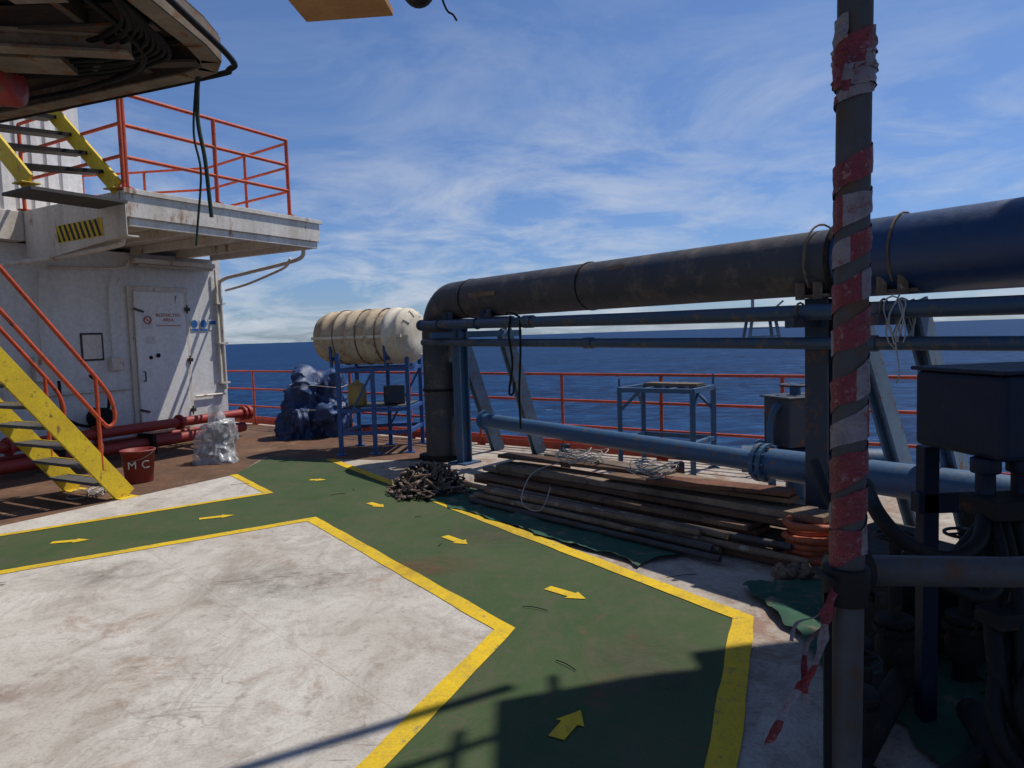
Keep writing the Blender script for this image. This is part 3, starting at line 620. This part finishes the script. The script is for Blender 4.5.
for k in range(170):
    a=random.random()*6.28; rr=random.random()**.6; q=c+V((math.cos(a)*rr*.38,math.sin(a)*rr*.50,0)); hh=.24*(1-rr**2)+.03
    pts=[]
    for j in range(5): pts.append(q+V((random.uniform(-.10,.10),random.uniform(-.10,.10),max(.012,hh*random.uniform(.2,1.1)))))
    (g if k%4 else g2).tube(sm(pts,4),random.uniform(.006,.015),6)
R=Root('rope_net_pile'); make('brown_strands',g,M_rope,R); make('dark_strands',g2,M_dark,R); R.done()
def cloth(name,Lp,Rp,nu,nv,amp,m,z0=.017,seed=0,fs=4):
    Lp=[V(p).to_3d() for p in Lp];Rp=[V(p).to_3d() for p in Rp]; 
    def samp(P,t):
        t*=len(P)-1; i=min(int(t),len(P)-2); return P[i].lerp(P[i+1],t-i)
    g=G(); vs=[]
    for i in range(nu+1):
        for j in range(nv+1):
            q=samp(Lp,i/nu).lerp(samp(Rp,i/nu),j/nv); s_=noise.noise(q*fs+V((seed,0,0)));s2=abs(noise.noise(q*fs*2.2+V((0,seed,0))))
            q=q+V((noise.noise(q*5)*.09,noise.noise(q*5+V((9,9,9)))*.09,0)); q.z=z0+max(0,amp*(s_*.7+s2*.8)); vs.append(q)
    g.add(vs,[(i*(nv+1)+j,i*(nv+1)+j+1,(i+1)*(nv+1)+j+1,(i+1)*(nv+1)+j) for i in range(nu) for j in range(nv)],True)
    return make(name,g,m)
cloth('green_tarpaulin',[(-1.36,7.5),(-.95,6.95),(-.50,6.40),(.0,5.75),(.48,5.15),(.86,4.70)],[(-1.0,7.95),(-.4,7.3),(0,6.8),(.5,6.1),(.85,5.6),(1.15,4.95)],70,16,.04,M_gtarp)
cloth('green_tarpaulin',[(1.36,4.25),(1.42,3.6),(1.40,3.05),(1.5,2.4),(1.5,1.9)],[(1.95,4.35),(2.3,3.9),(2.7,3.4),(2.8,2.8),(2.8,2.0)],60,30,.08,M_gtarp,seed=5,fs=3)
random.seed(5); g=G(); c=V((2.00,4.66,.03))
pts=[]
for i in range(6*20):
    a=i*2*math.pi/20; r_=.17+.035*math.sin(a*.37)+.012*random.random(); pts.append(c+V((math.cos(a)*r_+.02*math.sin(i*.11),math.sin(a)*r_*.9,.044*(i/20)+.012*noise.noise(V((i*.2,0,0)))+.01)))
pts+= [c+V((.3,-.1,.1)),c+V((.5,-.05,.03))]
g.tube(pts,.025,8); make('orange_hose_coil',g,M_hoseo)
R=Root('scaffold_coupler_heap'); g=G(); random.seed(31)
for k in range(20):
    q=V((1.72+random.uniform(-.10,.10),4.38+random.uniform(-.08,.08),.03+random.uniform(0,.03))); g.box(q,(.05,.035,.03),random.random()*3); g.lathe([(-.02,.022),(-.02,.03),(.02,.03),(.02,.022)],q+V((.02,0,.01)),(random.random()-.5,random.random()-.5,.4),10)
make('couplers',g,M_rusttube,R); R.done()
# ---------------------------------------------------------------- scaffold pole in the foreground
R=Root('scaffold_pole'); g=G(); X,Y=.512,1.07
g.tube([(.497,Y,.0),(.503,Y,.9),(.518,Y,2.05),(.535,Y,4.2)],.0242,28); make('upright_tube',g,M_galv,R)
g=G(); g.tube([(.50,Y+.052,1.205),(.80,Y+.055,1.19),(2.6,Y+.3,1.13)],.0242,20); make('guard_tube',g,M_galv,R)
g=G(); g.lathe([(-.028,.026),(-.028,.034),(.028,.034),(.028,.026)],(.505,Y,1.2),(0,0,1),20); g.lathe([(-.028,.026),(-.028,.034),(.028,.034),(.028,.026)],(.535,Y+.053,1.203),(1,.1,0),20)
g.box((.52,Y+.027,1.2),(.05,.03,.05)); g.tube([(.545,Y-.03,1.185),(.545,Y+.04,1.185)],.006,6); g.box((.545,Y-.022,1.185),(.018,.012,.018)); g.tube([(.47,Y-.03,1.215),(.47,Y+.03,1.215)],.006,6)
make('swivel_coupler',g,M_dark,R,.002)
g=G(); g.beam((.472,Y-.01,1.19),(.470,Y-.01,.3),.012,.004,up=(0,1,0)); make('hanging_strap',g,M_black,R)
def wrap(z0,z1,pitch,w,seed,rb=.0248,amp=.0013):
    g=G(); steps=int((z1-z0)/pitch*30); vs=[]; rnd=random.Random(seed)
    for i in range(steps+1):
        a=2*math.pi*i/30; z=z0+pitch*i/30+.012*noise.noise(V((i*.04,seed,0))); cx=.503+(z-.9)*.0130; wl=w*(.55+.6*abs(noise.noise(V((i*.045,seed,3))))*1.4)
        for j in range(7):
            zz=z+wl*(j/6-.5)+.003*noise.noise(V((i*.25,j*.2,seed)))
            r_=rb+.0004+amp*abs(noise.noise(V((i*.12,j*.9+seed,seed))))*2+amp*.8*abs(noise.noise(V((i*.7,j*.5,seed+4))))+.00025*(i%5)
            vs.append((cx+math.cos(a)*r_,Y+math.sin(a)*r_,zz))
    mi=0; left=rnd.randint(10,26)
    for i in range(steps):
        left-=1
        if left<=0: mi=1-mi; left=rnd.randint(14,30)
        for j in range(6):
            g.f.append((i*7+j,i*7+j+1,(i+1)*7+j+1,(i+1)*7+j)); g.sm.append(True); g.mi.append(mi)
    g.v=[tuple(v) for v in vs]; return g
k=0
for z0,z1,pt,w_,am in ((1.225,1.47,.058,.066,.0013),(1.46,1.62,.075,.064,.0016),(1.61,1.87,.060,.056,.0013),(1.945,2.025,.022,.045,.0045),(1.90,1.95,.05,.02,.002)):
    k+=1; make('barrier_tape_wrap_%d'%k,wrap(z0,z1,pt,w_,k*3.1,amp=am),[M_tape_r,M_tape_w],R)
def ribbon(name,pts,w,seed,blk=9):
    P=sm(pts,12); g=G(); vs=[]
    for i,q in enumerate(P):
        a=.9*noise.noise(V((i*.05,seed,0))); dirv=V((math.cos(a),math.sin(a)*.8,.35*math.sin(a*2.7))).normalized(); ww=w*(.75+.3*noise.noise(V((i*.2,seed,5))))
        for j in range(3): vs.append(q+dirv*ww*(j/2-.5)+V((0,.004*(j==1),0)))
    g.v=[tuple(v) for v in vs]
    for i in range(len(P)-1):
        for j in range(2): g.f.append((i*3+j,i*3+j+1,(i+1)*3+j+1,(i+1)*3+j)); g.sm.append(True); g.mi.append((i//blk)%2)
    return make(name,g,[M_tape_r,M_tape_w],R)
ribbon('hanging_tape_1',[(.482,Y-.02,1.205),(.462,Y-.03,1.17),(.455,Y-.03,1.12),(.440,Y-.03,1.08),(.428,Y-.02,1.05),(.405,Y-.02,1.02),(.385,Y-.03,.99),(.372,Y-.03,.965)],.020,2,17)
ribbon('hanging_tape_2',[(.486,Y-.02,1.20),(.468,Y-.02,1.15),(.440,Y-.01,1.11),(.432,Y-.02,1.06),(.436,Y-.02,1.02)],.013,7,14)
ribbon('hanging_tape_4',[(.484,Y-.02,1.20),(.455,Y-.02,1.16),(.425,Y-.01,1.145),(.412,Y-.02,1.12)],.009,5,20)
ribbon('hanging_tape_3',[(.497,Y-.035,1.98),(.487,Y-.045,1.96),(.484,Y-.04,1.93)],.018,4)
R.done()
# ---------------------------------------------------------------- machinery on the right
R=Root('hydraulic_control_unit'); g=G()
g.box((1.84,2.48,1.28),(.62,.42,.28),.12); make('enclosure',g,M_darkbox,R,.02)
g=G(); g.box((1.84,2.48,1.428),(.64,.44,.014),.12)
for x in (1.57,1.69,1.82,1.97): g.lathe([(0,.04),(-.0,.045),(.05,.045),(.05,.03),(.13,.03),(.13,.042),(.17,.042)],(x,2.34,1.14),(0,0,-1),14)
g.beam((1.60,2.72,0),(1.60,2.72,1.12),.06,.06); g.beam((2.05,2.72,0),(2.05,2.72,1.12),.08,.08); g.beam((1.55,2.72,.9),(2.1,2.72,.9),.06,.08)
make('lid_fittings_and_stand',g,M_darkbox,R,.004)
g=G()
HO=[([(1.57,2.33,1.0),(1.52,2.25,.85),(1.47,2.15,.7),(1.43,2.05,.52),(1.48,2.0,.38),(1.58,2.02,.36),(1.66,2.1,.55),(1.74,2.25,.8)],.028),
 ([(1.69,2.33,1.0),(1.63,2.24,.8),(1.50,2.12,.62),(1.39,2.02,.47),(1.40,1.96,.34),(1.52,1.95,.29),(1.75,2.0,.42)],.024),
 ([(1.82,2.33,1.0),(1.71,2.18,.80),(1.56,2.05,.62),(1.45,1.98,.48),(1.50,1.92,.34),(1.63,1.92,.33),(1.85,2.0,.5)],.030),
 ([(1.53,2.28,.97),(1.44,2.18,.90),(1.32,2.14,.87),(1.20,2.15,.92),(1.14,2.2,1.0),(1.2,2.4,1.05)],.024),
 ([(1.53,2.3,.92),(1.44,2.3,.82),(1.32,2.3,.75),(1.21,2.4,.79),(1.17,2.6,.95),(1.2,2.8,1.05)],.022),
 ([(1.55,2.28,.98),(1.48,2.12,.85),(1.38,2.05,.78),(1.27,2.1,.82),(1.2,2.15,.9)],.018),
 ([(1.97,2.31,1.0),(1.9,2.2,.7),(1.8,2.1,.5),(1.75,2.1,.2)],.024),
 ([(1.58,2.27,.96),(1.53,2.12,.75),(1.49,2.05,.55),(1.46,2.0,.3),(1.52,1.95,.12),(1.7,1.95,.08)],.020),
 ([(1.62,2.27,.96),(1.59,2.12,.75),(1.63,2.02,.58),(1.61,1.98,.3),(1.56,1.95,.1)],.020)]
for pts,r in HO: g.tube(sm(pts,7),r,12)
make('hydraulic_hoses',g,M_black,R); g=G()
g.box((1.62,2.29,.99),(.24,.16,.06),.1); g.box((1.49,2.12,.69),(.13,.10,.05),.2); make('hose_clamps',g,M_dark,R,.005); R.done()
R=Root('valve_cluster'); g=G()
for (x,y,h) in ((1.32,2.75,.62),(1.60,2.95,.7),(1.90,2.95,.7),(1.14,2.35,.46)):
    g.lathe([(0,.10),(.03,.10),(.03,.045),(.12,.045),(.13,.07),(.22,.078),(.28,.05),(.30,.05),(.30,.075),(.33,.075),(.33,.025),(h,.025),(h,.01)],(x,y,.02),(0,0,1),18)
    g.flange((x,y,.30),(0,0,1),.085,.025,bolts=6)
    g.tube([(x+math.cos(a)*.08,y+math.sin(a)*.08,h) for a in [i*math.pi/9 for i in range(18)]],.008,6,closed=True)
    g.tube([(x-.08,y,h),(x+.08,y,h)],.006,6)
g.tube([(.9,2.05,.12),(1.28,2.5,.12),(2.2,3.6,.12)],.05,14); g.tube([(1.05,1.6,.10),(1.35,2.2,.10),(2.2,2.7,.10)],.045,12); g.tube([(1.3,1.3,.12),(1.7,2.6,.12)],.05,12); g.tube([(1.5,1.3,.12),(2.0,2.6,.14)],.04,12)
g.box((1.9,3.4,.25),(.5,.35,.5),.4); g.box((2.4,3.1,.35),(.5,.5,.7),.2); g.box((2.1,4.0,.2),(.5,.3,.4),.6)
make('valves_and_pipes',g,M_dark,R,.004); R.done()
# ---------------------------------------------------------------- overhead structure
R=Root('overhead_crane_platform'); Z=3.6; TH=.17
edge=[(-8,7.7),(-4.37,6.31),(-2.30,5.50),(-2.10,5.38),(-2.0,5.2),(-1.98,4.9),(-2.02,4.26),(-2.1,2.5),(-2.1,.5),(-8,.5)]
g=G(); g.prism(edge,Z+TH,Z+TH+.02); make('deck_plate',g,M_structd,R)
g=G()
for i in range(9):
    a=V(edge[i]).to_3d();b_=V(edge[i+1]).to_3d(); g.beam(a+V((0,0,Z+TH/2)),b_+V((0,0,Z+TH/2)),.02 if i>1 else .03,TH-.006)
    if i<7: 
        dv=(b_-a).normalized(); nv=V((dv.y,-dv.x,0))
        g.beam(a+nv*.06+V((0,0,Z)),b_+nv*.06+V((0,0,Z)),.13,.014)
make('edge_beams',g,M_struct,R)
g=G()
for y in (1.5,2.6,3.7,4.6,5.2): g.ibeam((-7.8,y+ .0,Z+.06),(-2.15,y,Z+.06),.10,.14)
for x in (-2.6,-3.3,-4.1,-5): g.beam((x,.6,Z+.07),(x,5.4,Z+.07),.05,.11)
for k in range(5): g.beam((-2.4-.75*k,4.62,Z-.02),(-2.9-.75*k,5.2,Z-.02),.04,.03)
make('cross_beams',g,M_structd,R)
g=G()
for x0,y0,x1,y1 in ((-3.9,4.4,-2.4,4.75),(-5.2,5.2,-3.4,4.3),(-3.2,3.3,-2.3,3.4)): g.ibeam((x0,y0,Z-.06),(x1,y1,Z-.06),.12,.12)
g.box((-3.2,4.95,Z-.05),(.5,.3,.06),.2); g.box((-2.55,3.9,Z-.04),(.3,.4,.07))
make('lower_bracing',g,M_struct,R)
g=G()
for k in range(9):
    yy=4.65+.07*k; g.tube(sm([(-7.5,yy+.5,Z+.0),(-5,yy+.35+.05*random.random(),Z-.05*random.random()),(-3.6,yy+.15,Z-.09*random.random()),(-3.0,yy+.1,Z-.03),(-2.5,yy*.995,Z-.05*random.random()),(-2.2,yy-.5,Z),(-2.25,2.5,Z+.04)],8),.012+.008*random.random(),8)
g.tube(sm([(-4.4,6.34,Z-.0),(-2.3,5.56,Z+.02),(-2.02,5.42,Z+.03),(-1.93,5.2,Z+.03),(-1.95,4.3,Z+.04),(-2.05,2.5,Z+.1)],8),.022,8)
g.tube(sm([(-4.0,5.9,Z),(-3.0,5.4,Z-.06),(-2.4,4.9,Z-.03),(-2.4,3.5,Z+.02)],8),.02,8)
make('cables',g,M_black,R)
g=G(); g.lathe([(0,.05),(.02,.15),(.3,.17),(.32,.1)],(-3.75,5.15,Z-.10),(1,.1,0),20); make('red_float',g,M_redpipe,R)
R.done()
R=Root('overhead_plywood_board'); g=G(); Zb=3.02
a=V((-.66,3.22,Zb)); b_=V((-.80,1.6,Zb)); g.beam(a,b_,.39,.035); make('board',g,M_plank,R,.004); g=G()
for s_ in (-.14,.14): g.beam(a+V((s_,-.07,.042)),b_+V((s_,.07,.042)),.035,.045)
make('bearers',g,M_wood[2],R); R.done()
g=G(); g.lathe([(0,.03),(.0,.065),(.035,.07),(.3,.07),(1.6,.07)],(-.345,3.17,3.08),(-.08,-1,.02),20); make('overhead_pipe_end',g,M_dark)
g=G(); g.tube(sm([(-.29,3.0,3.2),(-.235,3.1,3.0),(-.20,3.12,2.965),(-.185,3.12,2.94)],5),.005,6); make('overhead_cable_tail',g,M_black)
R=Root('hanging_green_rope'); g=G()
g.tube(sm([(-2.26,5.45,3.66),(-2.29,5.45,3.3),(-2.25,5.44,3.0),(-2.24,5.45,2.75),(-2.23,5.45,2.56)],6),.016,8)
g.tube(sm([(-2.28,5.47,3.66),(-2.33,5.46,3.2),(-2.29,5.45,2.9),(-2.34,5.45,2.5),(-2.36,5.45,2.35)],6),.009,8)
make('rope',g,M_ropeg,R); R.done()
R=Root('overhead_shadow_caster'); g=G(); Z2=6.0; ox,oy=.6,-.8  # out-of-view blocker added to throw the foreground shadow, cut to its outline
pl=lambda P:[(x+ox,y+oy) for x,y in P]
g.prism(pl([(2.35,5.45),(2.95,5.62),(3.3,5.68),(3.3,5.85),(3.75,5.95),(8,6.3),(8,-2),(2.9,-1.5),(2.9,4.7),(2.35,4.7)]),Z2,Z2+.05)
g.prism(pl([(1.9,4.6),(2.85,4.6),(2.85,2),(1.2,2),(1.5,4.1)]),Z2,Z2+.05)
make('caster_panels',g,M_struct,R); g=G()
bb=lambda x0,y0,x1,y1,w: g.beam((x0+ox,y0+oy,Z2+.02),(x1+ox,y1+oy,Z2+.02),w,w)
for k in range(9): bb(1.0+.2*k,3.9+.22*k,0.2+.3*k,1.5,.035)
bb(1.2,4.9,2.4,5.56,.07); bb(1.0,4.4,2.4,5.2,.05); bb(1.2,4.9,-.2,3.0,.05)
make('caster_bars',g,M_structd,R); R.done()
# ---------------------------------------------------------------- distant platform
R=Root('offshore_platform'); g=G(); o=V((303,860,-14))
for x in (-18,18):
    for y in (-12,12): g.beam(o+V((x,y,0)),o+V((x*.8,y*.8,22)),3,3)
for z in (4,14): g.beam(o+V((-18,-12,z)),o+V((18,-12,z)),1.5,1.5)
g.box(o+V((0,0,24)),(54,34,4)); g.box(o+V((-8,0,32)),(30,26,12)); g.box(o+V((14,0,34)),(16,20,7)); g.box(o+V((15,0,28)),(14,20,6))
g.beam(o+V((-10,0,36)),o+V((-10,0,54)),3,3); g.beam(o+V((15,0,36)),o+V((27,0,46)),2,2); g.beam(o+V((-26,0,24)),o+V((-46,0,34)),2,2)
make('structure',g,mat('distant_platform_paint',(.30,.27,.27),(.22,.21,.23),rough=.8),R); R.done()
# ---------------------------------------------------------------- sky & sun
EL=math.radians(60); hx,hy=.88,.475
w=bpy.data.worlds.new('World'); sc.world=w; w.use_nodes=True; nt=w.node_tree; bg=nt.nodes['Background']
sky=nd(nt,'ShaderNodeTexSky'); sky.sky_type='NISHITA'; sky.sun_disc=False; sky.sun_elevation=EL; sky.sun_rotation=math.atan2(hx,hy); sky.air_density=1.0; sky.dust_density=.3; sky.ozone_density=1.5
tc=nd(nt,'ShaderNodeTexCoord'); sp=nd(nt,'ShaderNodeSeparateXYZ'); nt.links.new(tc.outputs['Generated'],sp.inputs[0])
ad=nd(nt,'ShaderNodeMath',operation='ADD'); nt.links.new(sp.outputs[2],ad.inputs[0]); ad.inputs[1].default_value=.14
mx=nd(nt,'ShaderNodeMath',operation='MAXIMUM'); nt.links.new(ad.outputs[0],mx.inputs[0]); mx.inputs[1].default_value=.03
cb=nd(nt,'ShaderNodeCombineXYZ')
for i in (0,1):
    dv=nd(nt,'ShaderNodeMath',operation='DIVIDE'); nt.links.new(sp.outputs[i],dv.inputs[0]); nt.links.new(mx.outputs[0],dv.inputs[1]); nt.links.new(dv.outputs[0],cb.inputs[i])
n1=noi(nt,mapping(nt,cb.outputs[0],(.9,.9,1),(0,0,.35)),1.5,6,.64,.5)
n2=noi(nt,mapping(nt,cb.outputs[0],(.35,.35,1)),1.3,4,.5,.3)
low=ramp(nt,sp.outputs[2],.06,.42,(1,1,1,1),(.14,.14,.14,1))
msk=mul(nt,mul(nt,mul(nt,ramp(nt,n1,.43,.66),ramp(nt,n2,.34,.56)),low),.95)
n3=noi(nt,mapping(nt,tc.outputs['Generated'],(4,4,14)),2.2,6,.62,.3)
band=ramp(nt,sp.outputs[2],.06,.26,(1,1,1,1),(0,0,0,1))
m3=mul(nt,mul(nt,ramp(nt,n3,.50,.68),band),.65)
hz=ramp(nt,sp.outputs[2],0,.34,(.44,.60,.98,1),(.66,.80,1.06,1))
tint=mixc(nt,1.0,sky.outputs[0],hz,'MULTIPLY')
c1_=mixc(nt,msk,tint,(6.0,6.6,7.5)); c2_=mixc(nt,m3,c1_,(5.8,6.4,7.3))
nt.links.new(c2_,bg.inputs[0]); bg.inputs[1].default_value=.095
sl=bpy.data.lights.new('sun','SUN'); sl.energy=4.0; sl.angle=math.radians(.5); sl.color=(1,.94,.86)
so=bpy.data.objects.new('sun',sl); sc.collection.objects.link(so)
sd=V((hx*math.cos(EL),hy*math.cos(EL),math.sin(EL))); so.rotation_euler=sd.to_track_quat('Z','Y').to_euler()
# ---------------------------------------------------------------- camera
F=710.0
cam=bpy.data.cameras.new('camera'); co=bpy.data.objects.new('camera',cam); sc.collection.objects.link(co); sc.camera=co
cam.lens=F/1024*36; cam.clip_end=60000; cam.clip_start=.05
pitch=math.atan(49.3/F); roll=math.atan(.0323)
co.matrix_world=Matrix.Translation((0,0,1.6))@Matrix.Rotation(math.radians(90)-pitch,4,'X')@Matrix.Rotation(-roll,4,'Z')
sc.view_settings.view_transform='Standard'; sc.view_settings.look='None'; sc.view_settings.exposure=0
